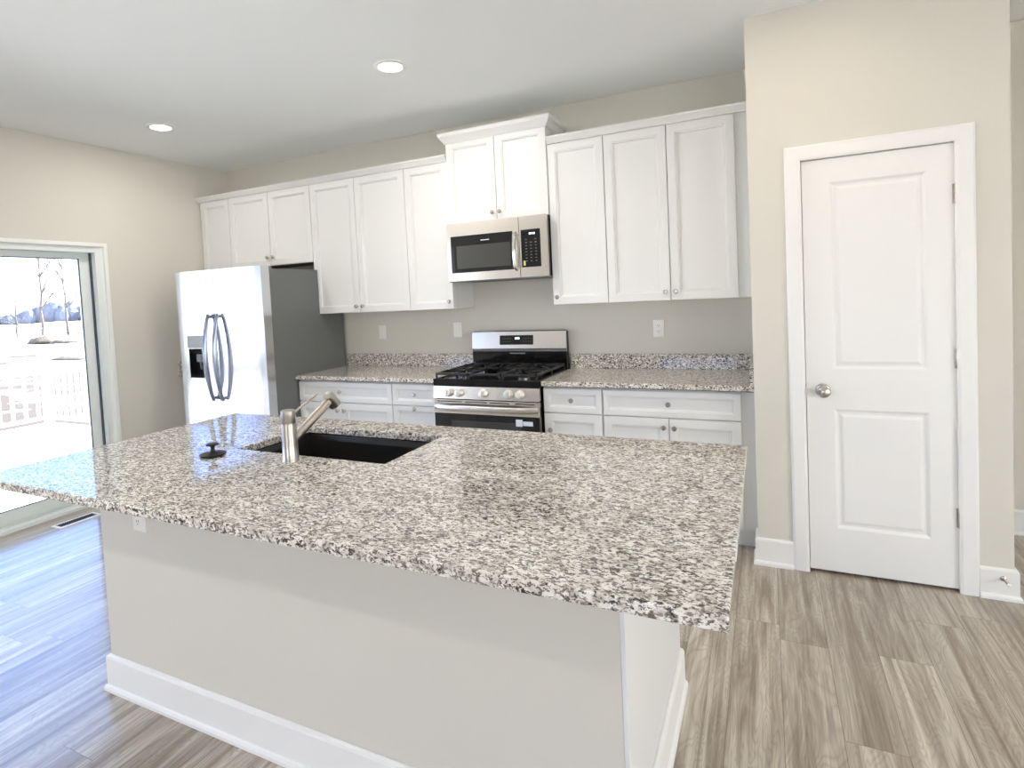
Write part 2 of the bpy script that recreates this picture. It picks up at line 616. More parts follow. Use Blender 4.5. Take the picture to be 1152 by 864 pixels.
# slab: stiles, rails and two raised panels
sl0, sl1, sb, st = D0 + 0.010, D1 - 0.006, 0.014, DT - 0.008
yf, yb = DY + 0.003, DY + 0.038
p0, p1 = 2.325, 2.702
pz = [(0.232, 0.826), (1.022, 1.928)]
bm = BM()
box(bm, sl0, p0, yf, yb, sb, st)
box(bm, p1, sl1, yf, yb, sb, st)
box(bm, p0, p1, yf, yb, sb, pz[0][0])
box(bm, p0, p1, yf, yb, pz[0][1], pz[1][0])
box(bm, p0, p1, yf, yb, pz[1][1], st)
slab = obj('door_slab', bm, 'trim', d1)
for z0, z1 in pz:
    bm = BM()
    rings = []
    for ins, d in [(0, 0.034), (0, 0.0), (0.004, 0.002), (0.014, 0.011), (0.024, 0.011), (0.036, 0.004), (0.040, 0.003)]:
        y = yf + d
        rings.append([(p0 + ins, y, z0 + ins), (p1 - ins, y, z0 + ins), (p1 - ins, y, z1 - ins), (p0 + ins, y, z1 - ins)])
    quadring(bm, rings)
    obj('door_panel', bm, 'trim', slab)
bm = BM()
lathe(bm, [(0.031, 0), (0.033, 0.003), (0.030, 0.008), (0.012, 0.012), (0.011, 0.030), (0.020, 0.036), (0.028, 0.046), (0.029, 0.056), (0.024, 0.066), (0.012, 0.071), (0, 0.072)],
      (2.279, yf, 0.918), (0, -1, 0), 28)
kn = obj('door_knob', bm, 'nickel', slab, True)
bm = BM()
box(bm, D0 + 0.004, D0 + 0.009, DY - 0.003, DY + 0.02, 0.89, 0.95, 0.001)
obj('strike_plate', bm, 'nickel', d1)
for z in (1.815, 1.078, 0.346):
    bm = BM()
    lathe(bm, [(0.006, -0.045), (0.0065, -0.044), (0.0065, 0.044), (0.006, 0.045)], (D1 - 0.005, DY - 0.006, z), (0, 0, 1), 10)
    box(bm, D1 - 0.016, D1 + 0.004, DY - 0.0035, DY - 0.0005, z - 0.044, z + 0.044)
    obj('hinge', bm, 'nickel', d1, True)

# door stop on the baseboard right of the pantry door
ds = thing('door_stop', 'small satin spring door stop screwed to the baseboard right of the pantry door', 'door stop', (2.955, DY - 0.015, 0.085))
bm = BM()
lathe(bm, [(0.011, 0), (0.011, 0.005), (0.006, 0.008)], (2.955, DY - 0.0145, 0.098), (0, -1, 0), 14)
obj('mount', bm, 'nickel', ds, True)
bm = BM()
pts = []
for i in range(0, 91):
    a = i * 2 * PI / 10
    pts.append((2.955 + math.cos(a) * 0.005, DY - 0.022 - i * 0.0006, 0.098 + math.sin(a) * 0.005))
tube(bm, pts, 0.0012, 5)
obj('spring', bm, 'nickel', ds, True)
bm = BM()
lathe(bm, [(0.006, 0), (0.0075, 0.002), (0.0075, 0.010), (0.004, 0.013)], (2.955, DY - 0.076, 0.098), (0, -1, 0), 14)
obj('rubber_tip', bm, 'plastic', ds, True)

# ------------------------------------------------------------------ sliding glass door (left wall)
d2 = thing('door_2', None, None, (XW - 0.08, (SL0 + SL1) / 2, 0))
tag(d2, 'white vinyl sliding glass door in the left wall looking out on the deck', None, kind='structure')
bm = BM()
xa, xb = XW - 0.13, XW - 0.012
fwid = 0.075
box(bm, xa, xb, SL0, SL0 + fwid, 0.0, SLT)
box(bm, xa, xb, SL1 - fwid, SL1, 0.0, SLT)
box(bm, xa, xb, SL0 + fwid, SL1 - fwid, SLT - 0.06, SLT)
obj('outer_frame', bm, 'vinyl', d2)
bm = BM()      # thin interior edge bead
box(bm, xb, XW + 0.008, SL1 - 0.016, SL1 + 0.012, 0.0, SLT + 0.012, 0.002)
box(bm, xb, XW + 0.008, SL0 - 0.012, SL0 + 0.016, 0.0, SLT + 0.012, 0.002)
box(bm, xb, XW + 0.008, SL0 + 0.016, SL1 - 0.016, SLT - 0.016, SLT + 0.012, 0.002)
obj('edge_bead', bm, 'trim', d2)
bm = BM()
box(bm, xa - 0.06, XW + 0.004, SL0 + fwid, SL1 - fwid, 0.001, 0.022)
box(bm, xa, xa + 0.05, SL0 + fwid, SL1 - fwid, 0.022, 0.050)
box(bm, XW - 0.050, XW - 0.02, SL0 + fwid, SL1 - fwid, 0.022, 0.035)
obj('sill_track', bm, 'vinyl', d2)
bm = BM()
box(bm, XW - 0.075, XW - 0.058, SL0 + fwid, SL1 - fwid, 0.0225, 0.026)
obj('track_groove', bm, 'gasket', d2)


def sash(name, y0, y1, x0, x1, sw=0.085, side=None):
    bm = BM()
    z0, z1 = 0.050, SLT - 0.062
    box(bm, x0, x1, y0, y0 + sw, z0, z1, 0.003)
    box(bm, x0, x1, y1 - sw, y1, z0, z1, 0.003)
    box(bm, x0, x1, y0 + sw, y1 - sw, z1 - sw * 0.55, z1, 0.003)
    box(bm, x0, x1, y0 + sw, y1 - sw, z0, z0 + sw, 0.003)
    s = obj(name, bm, 'vinyl', d2)
    bm = BM()
    xm = (x0 + x1) / 2
    box(bm, xm - 0.004, xm + 0.004, y0 + sw - 0.004, y1 - sw + 0.004, z0 + sw - 0.004, z1 - sw * 0.55 + 0.004)
    obj('glass_pane', bm, 'pane', s)
    bm = BM()
    k = 0.006
    for (a, b, c, d) in ((y0 + sw, y0 + sw + k, z0 + sw, z1 - sw * 0.55), (y1 - sw - k, y1 - sw, z0 + sw, z1 - sw * 0.55),
                         (y0 + sw + k, y1 - sw - k, z1 - sw * 0.55 - k, z1 - sw * 0.55), (y0 + sw + k, y1 - sw - k, z0 + sw, z0 + sw + k)):
        box(bm, x1 - 0.012, x1 - 0.002, a, b, c, d)
    obj('glazing_gasket', bm, 'gasket', s)
    return s


ymid = (SL0 + SL1) / 2
sash('fixed_sash', ymid - 0.03, SL1 - fwid + 0.001, xa + 0.012, xa + 0.048, 0.08)
sash('sliding_sash', SL0 + fwid - 0.001, ymid + 0.05, xa + 0.062, xa + 0.098, 0.08)
bm = BM()
box(bm, XW - 0.078, XW - 0.060, SL1 - fwid - 0.010, SL1 - fwid, 0.03, SLT - 0.06)
obj('weather_strip', bm, 'gasket', d2)

# ------------------------------------------------------------------ floor vent
fv = thing('floor_vent', 'dark slotted floor register in the planks in front of the sliding door', 'floor vent', (-2.43, -1.66, 0))
bm = BM()
VX0, VX1, VY0, VY1 = -2.488, -2.372, -1.80, -1.515
rings = [[(VX0 + i, VY0 + i, z), (VX1 - i, VY0 + i, z), (VX1 - i, VY1 - i, z), (VX0 + i, VY1 - i, z)] for i, z in ((0, 0.0005), (0.001, 0.004), (0.020, 0.006), (0.022, 0.003), (0.022, 0.0006))]
quadring(bm, rings, cap0=False, cap1=False)
obj('vent_frame', bm, 'trim', fv)
bm = BM()
box(bm, VX0 + 0.021, VX1 - 0.021, VY0 + 0.021, VY1 - 0.021, 0.0006, 0.0016)
for i in range(18):
    y = VY0 + 0.026 + i * 0.0135
    box(bm, VX0 + 0.021, VX1 - 0.021, y, y + 0.004, 0.0014, 0.005)
obj('vent_grille', bm, 'slot', fv)

# ------------------------------------------------------------------ cabinets
DOORL = [(0.048, 0.0), (0.050, 0.004), (0.057, 0.005), (0.060, 0.014), (0.067, 0.015)]
DRAWL = [(0.032, 0.0), (0.034, 0.004), (0.039, 0.005), (0.042, 0.012), (0.048, 0.013)]


def knob(parent, x, y, z, r=0.0145):
    bm = BM()
    lathe(bm, [(0.006, 0), (0.005, 0.010), (0.006, 0.014), (r, 0.018), (r, 0.023), (r * 0.8, 0.027), (0, 0.028)], (x, y, z), (0, -1, 0), 18)
    return obj('knob', bm, 'nickel', parent, True)


def wall_cabinet(label, x0, x1, z0, z1, doors, knobs, yfront=-0.325, fillers=()):
    t = thing('wall_cabinet', label, 'cabinet', ((x0 + x1) / 2, -0.16, z0), 'white wall cabinets above the counters')
    bm = BM()
    xe = fillers[0] if fillers else x1
    box(bm, x0 + 0.0008, xe - 0.0008, yfront + 0.0205, -0.001, z0, z1)
    obj('carcass', bm, 'cabinet', t)
    if z0 > 1.7:
        bm = BM()
        box(bm, x0 + 0.02, x1 - 0.02, yfront + 0.04, -0.02, z0 - 0.002, z0 - 0.0002)
        obj('underside', bm, 'wood', t)
    for (a, b), k in zip(doors, knobs):
        bm = BM()
        panel(bm, a + 0.0025, b - 0.0025, z0 + 0.001, z1 - 0.004, yfront, 0.0195, DOORL)
        d = obj('door', bm, 'cabinet', t)
        if k:
            knob(d, k[0], yfront, k[1])
    return t


UB, ZT = 1.380, 2.442
X = dict(a0=XW + 0.001, a1=-2.249, b1=-1.772, b2=-1.302, c1=-0.846, c2=-0.376, d1=0.0, e1=0.762, f1=1.135, g1=1.520, g2=1.900, gw=WX - 0.001)
wall_cabinet('narrow white wall cabinet in the corner left of the refrigerator', X['a0'], X['a1'], UB, ZT, [(X['a0'] + 0.03, X['a1'])], [(X['a1'] - 0.025, 1.43)])
wall_cabinet('short white two-door wall cabinet above the refrigerator', X['a1'], X['b2'], 1.812, ZT, [(X['a1'], X['b1']), (X['b1'], X['b2'])], [(X['b1'] - 0.030, 1.882), (X['b1'] + 0.034, 1.882)])
wall_cabinet('tall white two-door wall cabinet just right of the refrigerator', X['b2'], X['c2'], UB, ZT, [(X['b2'], X['c1']), (X['c1'], X['c2'])], [(X['c1'] - 0.030, 1.429), (X['c1'] + 0.032, 1.429)])
wall_cabinet('narrow white single-door wall cabinet left of the microwave', X['c2'], X['d1'], UB, ZT, [(X['c2'], X['d1'])], [(X['d1'] - 0.030, 1.434)])
wall_cabinet('raised white two-door wall cabinet directly above the microwave', X['d1'] + 0.0, X['e1'], 1.9815, 2.575, [(X['d1'], 0.383), (0.383, X['e1'])], [(0.354, 2.038), (0.411, 2.038)], yfront=-0.335)
wall_cabinet('tall narrow single-door white wall cabinet right of the microwave', X['e1'], X['f1'], UB, ZT, [(X['e1'], X['f1'])], [(X['e1'] + 0.034, 1.430)])
wall_cabinet('tall white two-door wall cabinet against the pantry wall', X['f1'], X['g2'], UB, ZT, [(X['f1'], X['g1']), (X['g1'], X['g2'])], [(X['g1'] - 0.030, 1.432), (X['g1'] + 0.030, 1.432)], fillers=(X['gw'],))

# crown mouldings
CR = [(0, 0), (0.006, 0.0), (0.008, 0.008), (0.020, 0.022), (0.030, 0.034), (0.032, 0.044), (0, 0.044)]


def crown(label, path, z, prof=CR):
    pr = [(o, z + h) for o, h in prof]
    o = obj('crown_molding', sweep(BM(), pr, path), 'cabinet')
    tag(o, label, 'molding', 'crown moldings on the wall cabinets')


yc = -0.3055 - 0.019
crown('long white crown molding on the cabinets left of the microwave', [(X['a0'], yc, 0, -1), (-0.002, yc, 0, -1)], ZT + 0.0005)
crown('white crown molding on the tall cabinets right of the microwave', [(X['e1'] + 0.002, yc, 0, -1), (X['gw'], yc, 0, -1)], ZT + 0.0005)
CR2 = [(0, 0), (0.006, 0.0), (0.009, 0.010), (0.022, 0.026), (0.036, 0.046), (0.040, 0.062), (0.040, 0.072), (0, 0.072)]
crown('white crown molding wrapped round the raised cabinet above the microwave',
      [(-0.0005, -0.001, -1, 0), (-0.0005, -0.336, -1, -1), (0.7625, -0.336, 1, -1), (0.7625, -0.001, 1, 0)], 2.558, CR2)


def base_cabinet(label, x0, x1, fronts, knobs, carc=None, yfront=-0.620):
    t = thing('base_cabinet', label, 'cabinet', ((x0 + x1) / 2, -0.3, 0), 'white base cabinets under the back counters')
    c0, c1 = carc or (x0, x1)
    bm = BM()
    box(bm, c0 + 0.0008, c1 - 0.0008, yfront + 0.0205, -0.001, 0.105, 0.872)
    obj('carcass', bm, 'cabinet', t)
    bm = BM()
    box(bm, c0 + 0.001, c1 - 0.001, yfront + 0.075, -0.02, 0.001, 0.1045)
    obj('toe_kick', bm, 'cabinet', t)
    for (kind, a, b, z0, z1), k in zip(fronts, knobs):
        bm = BM()
        panel(bm, a + 0.002, b - 0.002, z0, z1, yfront, 0.0195, DRAWL if kind == 'drawer' else DOORL)
        d = obj(kind, bm, 'cabinet', t)
        if k:
            knob(d, k[0], yfront, k[1])
    return t


DZ0, DZ1, LZ0, LZ1 = 0.718, 0.866, 0.115, 0.711
base_cabinet('white base cabinet in the corner left of the refrigerator', XW + 0.001, -2.215,
             [('drawer', XW + 0.04, -2.22, DZ0, DZ1), ('door', XW + 0.04, -2.22, LZ0, LZ1)], [(-2.41, 0.793), (-2.26, 0.65)])
base_cabinet('wide white base cabinet between refrigerator and narrow drawer stack', -1.262, -0.381,
             [('drawer', -1.258, -0.381, DZ0, DZ1), ('door', -1.258, -0.846, LZ0, LZ1), ('door', -0.846, -0.381, LZ0, LZ1)],
             [(-0.846, 0.794), (-0.880, 0.655), (-0.812, 0.655)])
base_cabinet('narrow white drawer stack just left of the gas range', -0.380, -0.004,
             [('drawer', -0.378, -0.006, DZ0, DZ1), ('drawer', -0.378, -0.006, 0.42, 0.711), ('drawer', -0.378, -0.006, 0.115, 0.413)],
             [(-0.184, 0.794), (-0.184, 0.695), (-0.184, 0.264)])
base_cabinet('narrow white base cabinet just right of the gas range', 0.768, 1.143,
             [('drawer', 0.770, 1.141, DZ0, DZ1), ('door', 0.770, 1.141, LZ0, LZ1)], [(0.955, 0.797), (0.815, 0.610)])
base_cabinet('wide white base cabinet against the pantry wall', 1.144, 1.905,
             [('drawer', 1.148, 1.905, DZ0, DZ1), ('door', 1.148, 1.526, LZ0, LZ1), ('door', 1.526, 1.905, LZ0, LZ1)],
             [(1.526, 0.795), (1.497, 0.661), (1.556, 0.660)], carc=(1.144, WX - 0.001))


# ------------------------------------------------------------------ countertops and splashes
def slab_top(name, label, cat, x0, x1, y0, y1, z0, z1, bev=0.003, group=None):
    bm = BM()
    box(bm, x0, x1, y0, y1, z0, z1, bev)
    o = obj(name, bm, 'granite')
    return tag(o, label, cat, group)


GC = 'granite counters along the back wall'
slab_top('countertop', 'short granite countertop left of the refrigerator in the corner', 'countertop', XW + 0.001, -2.212, -0.645, -0.001, 0.884, 0.914, group=GC)
slab_top('countertop', 'granite countertop between the refrigerator and the gas range', 'countertop', -1.2625, -0.0045, -0.645, -0.001, 0.884, 0.914, group=GC)
slab_top('countertop', 'granite countertop between the gas range and the pantry wall', 'countertop', 0.7665, WX - 0.001, -0.645, -0.001, 0.884, 0.914, group=GC)
GS = 'low granite backsplash strips'
slab_top('backsplash', 'low granite backsplash strip behind the refrigerator corner counter', 'backsplash', XW + 0.022, -2.212, -0.021, -0.001, 0.9145, 1.016, 0.001, GS)
slab_top('backsplash', 'low granite backsplash strip on the back wall left of the range', 'backsplash', -1.2625, -0.0045, -0.021, -0.001, 0.9145, 1.016, 0.001, GS)
slab_top('backsplash', 'low granite backsplash strip on the back wall right of the range', 'backsplash', 0.7665, WX - 0.022, -0.021, -0.001, 0.9145, 1.016, 0.001, GS)
slab_top('backsplash', 'short granite side splash against the pantry side wall', 'backsplash', WX - 0.021, WX - 0.001, -0.640, -0.001, 0.9145, 1.016, 0.001, GS)
slab_top('backsplash', 'short granite side splash on the left wall beside the refrigerator', 'backsplash', XW + 0.001, XW + 0.021, -0.640, -0.001, 0.9145, 1.016, 0.001, GS)
for (a, b) in ((XW + 0.001, -2.212), (-1.298, -0.0045), (0.768, WX - 0.001)):
    pass


# ------------------------------------------------------------------ wall plates
def plate(name, label, x, y, z, kind, wdt=0.072, h=0.116, group='white wall plates'):
    t = thing(name, label, 'outlet' if kind == 'outlet' else 'switch', (x, y, z - h / 2), group)
    bm = BM()
    rings = [[(x - wdt / 2 + i, y - d, z - h / 2 + i), (x + wdt / 2 - i, y - d, z - h / 2 + i), (x + wdt / 2 - i, y - d, z + h / 2 - i), (x - wdt / 2 + i, y - d, z + h / 2 - i)] for i, d in ((0, 0.0005), (0, 0.003), (0.004, 0.006))]
    quadring(bm, rings)
    obj('cover_plate', bm, 'plastic', t)
    if kind == 'outlet':
        for s in (-1, 1):
            bm = BM()
            lathe(bm, [(0.0165, 0.0), (0.0165, 0.002), (0.015, 0.003)], (x, y - 0.006, z + s * 0.0195), (0, -1, 0), 20)
            so = obj('socket', bm, 'plastic', t)
            bm = BM()
            box(bm, x - 0.0075, x - 0.0055, y - 0.0096, y - 0.0088, z + s * 0.0195 - 0.002, z + s * 0.0195 + 0.007)
            box(bm, x + 0.0055, x + 0.0075, y - 0.0096, y - 0.0088, z + s * 0.0195 - 0.002, z + s * 0.0195 + 0.007)
            lathe(bm, [(0.0022, 0), (0.0022, 0.0008)], (x, y - 0.0088, z + s * 0.0195 - 0.008), (0, -1, 0), 10)
            obj('slots', bm, 'slot', so)
    else:
        bm = BM()
        box(bm, x - 0.0165, x + 0.0165, y - 0.009, y - 0.006, z - 0.033, z + 0.033, 0.001)
        obj('rocker', bm, 'plastic', t)
    return t


plate('wall_outlet', 'white duplex outlet on the back wall above the counter right of the range', 1.386, 0, 1.186, 'outlet')
plate('wall_switch', 'white rocker switch plate on the back wall just left of the range', -0.158, 0, 1.205, 'switch')
plate('wall_switch', 'white rocker plate on the back wall nearer to the refrigerator', -0.885, 0, 1.197, 'switch')
plate('wall_outlet', 'white outlet under the overhang near the left end of the island', -0.052, -2.684, 0.718, 'outlet')

# ------------------------------------------------------------------ refrigerator
FX0, FX1, FS = -2.203, -1.264, -1.780
fr = thing('refrigerator', 'stainless side-by-side refrigerator with bowed handles and water dispenser', 'refrigerator', (-1.73, -0.5, 0))
bm = BM()
box(bm, FX0 + 0.004, FX1 - 0.002, -0.835, -0.035, 0.03, 1.745, 0.006)
obj('case', bm, 'case', fr)
bm = BM()
box(bm, FX0 + 0.02, FX1 - 0.02, -0.85, -0.80, 0.02, 0.085, 0.004)
obj('base_grille', bm, 'black', fr)
for x in (FX0 + 0.08, FX1 - 0.08):
    for y in (-0.78, -0.1):
        bm = BM()
        lathe(bm, [(0.02, 0), (0.02, 0.031)], (x, y, 0.0), (0, 0, 1), 14)
        obj('foot', bm, 'black', fr)
for (a, b) in ((FX0 + 0.05, FX0 + 0.16), (FX1 - 0.16, FX1 - 0.05)):
    bm = BM()
    box(bm, a, b, -0.86, -0.76, 1.7455, 1.765, 0.006)
    obj('hinge_cover', bm, 'case', fr)


def curved_front(bm, x0, x1, z0, z1, yf, yb, bow=0.0012, n=8, holes=None):
    """door slab whose front bows out slightly, rounded vertical edges; optional rectangular recess"""
    xs = [x0 + (x1 - x0) * i / n for i in range(n + 1)]

    def fy(x):
        t = (x - x0) / (x1 - x0) * 2 - 1
        return yf + bow * (t ** 4)
    if holes:
        hx0, hx1, hz0, hz1 = holes
        xs = sorted(set(xs + [hx0, hx1]))
        xs = [x for x in xs if x in (hx0, hx1) or min(abs(x - hx0), abs(x - hx1)) > 0.01]
    zs = [z0, z1] if not holes else [z0, holes[2], holes[3], z1]
    V = {}

    def v(x, y, z):
        k = (round(x, 5), round(y, 5), round(z, 5))
        if k not in V:
            V[k] = bm.verts.new((x, y, z))
        return V[k]
    for a, b in zip(xs, xs[1:]):
        for c, d in zip(zs, zs[1:]):
            if holes and holes[0] - 1e-6 <= a and b <= holes[1] + 1e-6 and abs(c - holes[2]) < 1e-6:
                continue
            bm.faces.new((v(a, fy(a), c), v(b, fy(b), c), v(b, fy(b), d), v(a, fy(a), d)))
        bm.faces.new((v(a, fy(a), z1), v(b, fy(b), z1), v(b, yb, z1), v(a, yb, z1)))
        bm.faces.new((v(a, fy(a), z0), v(a, yb, z0), v(b, yb, z0), v(b, fy(b), z0)))
    for c, d in zip(zs, zs[1:]):
        bm.faces.new((v(x0, fy(x0), c), v(x0, fy(x0), d), v(x0, yb, d), v(x0, yb, c)))
        bm.faces.new((v(x1, fy(x1), c), v(x1, yb, c), v(x1, yb, d), v(x1, fy(x1), d)))


FY = -0.921
HX0, HX1, HZ0, HZ1 = -2.103, -1.912, 0.925, 1.158
bm = BM()
curved_front(bm, FX0, FS - 0.004, 0.09, 1.767, FY, -0.842, holes=(HX0, HX1, HZ0, HZ1))
dl = obj('freezer_door', bm, 'fridge_steel', fr)
bm = BM()
curved_front(bm, FS + 0.004, FX1, 0.09, 1.767, FY, -0.842)
dr = obj('refrigerator_door', bm, 'fridge_steel', fr)
bm = BM()
for (a, b) in ((FX0, FS - 0.002), (FS + 0.002, FX1)):
    box(bm, a + 0.01, b - 0.01, -0.8415, -0.8355, 0.10, 1.75)
box(bm, FS - 0.0035, FS + 0.0035, -0.9185, -0.842, 0.10, 1.75)  # dark strip filling the gap between the doors, paints its shade line
obj('gasket_and_gap_shade', bm, 'slot', fr)
bm = BM()      # dispenser niche
ya, yb_ = FY + 0.004, FY + 0.060
box(bm, HX0, HX1, yb_ - 0.003, yb_, HZ0, HZ1)
box(bm, HX0, HX0 + 0.003, ya, yb_, HZ0, HZ1)
box(bm, HX1 - 0.003, HX1, ya, yb_, HZ0, HZ1)
box(bm, HX0, HX1, ya, yb_, HZ1 - 0.003, HZ1)
box(bm, HX0, HX1, ya - 0.006, yb_, HZ0, HZ0 + 0.006)
nb = obj('dispenser_niche', bm, 'blackglass', dl)
bm = BM()
box(bm, -2.035, -1.975, ya + 0.006, ya + 0.028, 1.05, 1.11, 0.006)
tube(bm, [(-2.005, ya + 0.018, 1.055), (-2.003, ya + 0.022, 0.99)], 0.006, 10)
obj('dispenser_paddle', bm, 'grey', dl)
bm = BM()
box(bm, HX0 - 0.008, HX1 + 0.008, FY - 0.004, FY + 0.0015, HZ1 + 0.002, 1.262, 0.002)
cp = obj('dispenser_control_panel', bm, 'panelgrey', dl)
for i in range(5):
    bm = BM()
    box(bm, HX0 + 0.020 + i * 0.034, HX0 + 0.030 + i * 0.034, FY - 0.0048, FY - 0.0042, 1.178, 1.186)
    obj('touch_button', bm, 'grey', dl)
for hx, par in ((-1.826, dl), (-1.722, dr)):
    bm = BM()
    pts, n = [], 18
    for i in range(n + 1):
        t = i / n
        z = 0.755 + t * (1.425 - 0.755)
        y = FY - 0.020 - 0.050 * math.sin(PI * t) ** 0.75
        pts.append((hx, y, z))
    rr = [0.013 + 0.006 * math.sin(PI * i / n) for i in range(n + 1)]
    tube(bm, pts, rr, 12, flat=1.0)
    for z in (0.775, 1.405):
        lathe(bm, [(0.013, 0.0), (0.011, 0.012), (0.011, 0.036)], (hx, FY + 0.001, z), (0, -1, 0), 14)
    obj('handle', bm, 'handle_steel', par, True)

# ------------------------------------------------------------------ microwave
mw = thing('microwave', 'stainless over-the-range microwave with black window and keypad', 'microwave', (0.385, -0.2, 1.575))
MX0, MX1, MZ0, MZ1, MY = 0.010, 0.7605, 1.575, 1.9795, -0.398
bm = BM()
box(bm, MX0 + 0.002, MX1 - 0.001, MY + 0.030, -0.002, MZ0 + 0.004, MZ1)
body = obj('housing', bm, 'black', mw)
DX = 0.565
win = (0.040, 0.518, 1.632, 1.890)
bm = BM()      # door front with window opening
yb2 = MY + 0.028
box(bm, MX0, win[0], MY, yb2, MZ0, MZ1)
box(bm, win[1], DX - 0.002, MY, yb2, MZ0, MZ1)
box(bm, win[0], win[1], MY, yb2, MZ0, win[2])
box(bm, win[0], win[1], MY, yb2, win[3], MZ1)
mdoor = obj('door', bm, 'steel', mw)
bm = BM()
box(bm, win[0], win[1], MY + 0.001, yb2, win[2], win[3])
wp = obj('window_surround', bm, 'blackglass', mdoor)
bm = BM()
box(bm, 0.085, 0.500, MY + 0.0004, MY + 0.0009, 1.660, 1.820)
obj('mesh_window', bm, 'screen', mdoor)
bm = BM()
box(bm, 0.278, 0.342, MY - 0.0004, MY + 0.0008, 1.846, 1.852)
obj('name_mark', bm, 'label', mdoor)
bm = BM()
pts = [(0.540, MY - 0.001, 1.875), (0.540, MY - 0.022, 1.865)] + [(0.540, MY - 0.030 - 0.012 * math.sin(PI * i / 10), 1.86 - i * 0.0215) for i in range(11)] + [(0.540, MY - 0.022, 1.640), (0.540, MY - 0.001, 1.630)]
tube(bm, pts, 0.0125, 12)
obj('handle', bm, 'chrome', mdoor, True)
bm = BM()
kx0, kx1, kz0, kz1 = 0.578, 0.716, 1.640, 1.890
box(bm, DX + 0.002, kx0, MY, yb2, MZ0, MZ1)
box(bm, kx1, MX1, MY, yb2, MZ0, MZ1)
box(bm, kx0, kx1, MY, yb2, MZ0, kz0)
box(bm, kx0, kx1, MY, yb2, kz1, MZ1)
cpn = obj('control_frame', bm, 'steel', mw)
bm = BM()
box(bm, kx0, kx1, MY + 0.001, yb2, kz0, kz1)
kp = obj('keypad', bm, 'blackglass', mw)
for r in range(8):
    for c in range(3):
        if r == 0 and c == 1:
            continue
        cx_, cz_ = kx0 + 0.036 + c * 0.034, kz1 - 0.066 - r * 0.0205
        bm = BM()
        box(bm, cx_ - 0.006, cx_ + 0.006, MY + 0.0003, MY + 0.0009, cz_ - 0.002, cz_ + 0.002)
        obj('button', bm, 'grey', kp)
bm = BM()
for i, xx in enumerate((0.640, 0.650, 0.664, 0.674)):
    box(bm, xx - 0.0032, xx + 0.0032, MY + 0.0002, MY + 0.0009, 1.856, 1.868)
obj('clock_display', bm, 'led', kp)
bm = BM()
box(bm, 0.590, 0.605, MY + 0.0002, MY + 0.0009, 1.652, 1.684)
obj('sticker', bm, 'yellow', kp)
bm = BM()
box(bm, MX0 + 0.004, MX1 - 0.004, MY + 0.006, -0.01, MZ0 - 0.006, MZ0 + 0.0035)
obj('vent_base', bm, 'case', mw)

# ------------------------------------------------------------------ gas range
rg = thing('gas_range', 'freestanding stainless gas range with black cooktop and five knobs', 'range', (0.381, -0.35, 0))
RX0, RX1, RF = 0.002, 0.7605, -0.665
bm = BM()
box(bm, RX0 + 0.002, RX1 - 0.002, RF + 0.03, -0.03, 0.03, 0.905)
obj('body', bm, 'black', rg)
for x in (RX0 + 0.06, RX1 - 0.06):
    for y in (-0.58, -0.08):
        bm = BM()
        lathe(bm, [(0.018, 0), (0.018, 0.031)], (x, y, 0), (0, 0, 1), 12)
        obj('foot', bm, 'black', rg)
bm = BM()      # cooktop pan with raised rim
zt0 = 0.905
rings = []
for ins, z in ((0, 0.872), (0, 0.914), (0.004, 0.919), (0.016, 0.919), (0.030, 0.908), (0.034, 0.907)):
    x0_, x1_, y0_, y1_ = RX0 + ins, RX1 - ins, RF - 0.004 + ins, -0.075 - ins
    rings.append([(x0_, y0_, z), (x1_, y0_, z), (x1_, y1_, z), (x0_, y1_, z)])
quadring(bm, rings)
obj('cooktop', bm, 'black', rg)
# burners
for bx, by, br in ((0.16, -0.51, 0.048), (0.16, -0.22, 0.036), (0.60, -0.51, 0.042), (0.60, -0.22, 0.036), (0.381, -0.365, 0.045)):
    bm = BM()
    lathe(bm, [(br, 0), (br, 0.010), (br * 0.86, 0.014)], (bx, by, 0.907), (0, 0, 1), 24)
    b = obj('burner', bm, 'nickel', rg, True)
    bm = BM()
    lathe(bm, [(br * 0.84, 0), (br * 0.84, 0.006), (br * 0.7, 0.009), (0, 0.010)], (bx, by, 0.9215), (0, 0, 1), 24)
    obj('burner_cap', bm, 'iron', b, True)


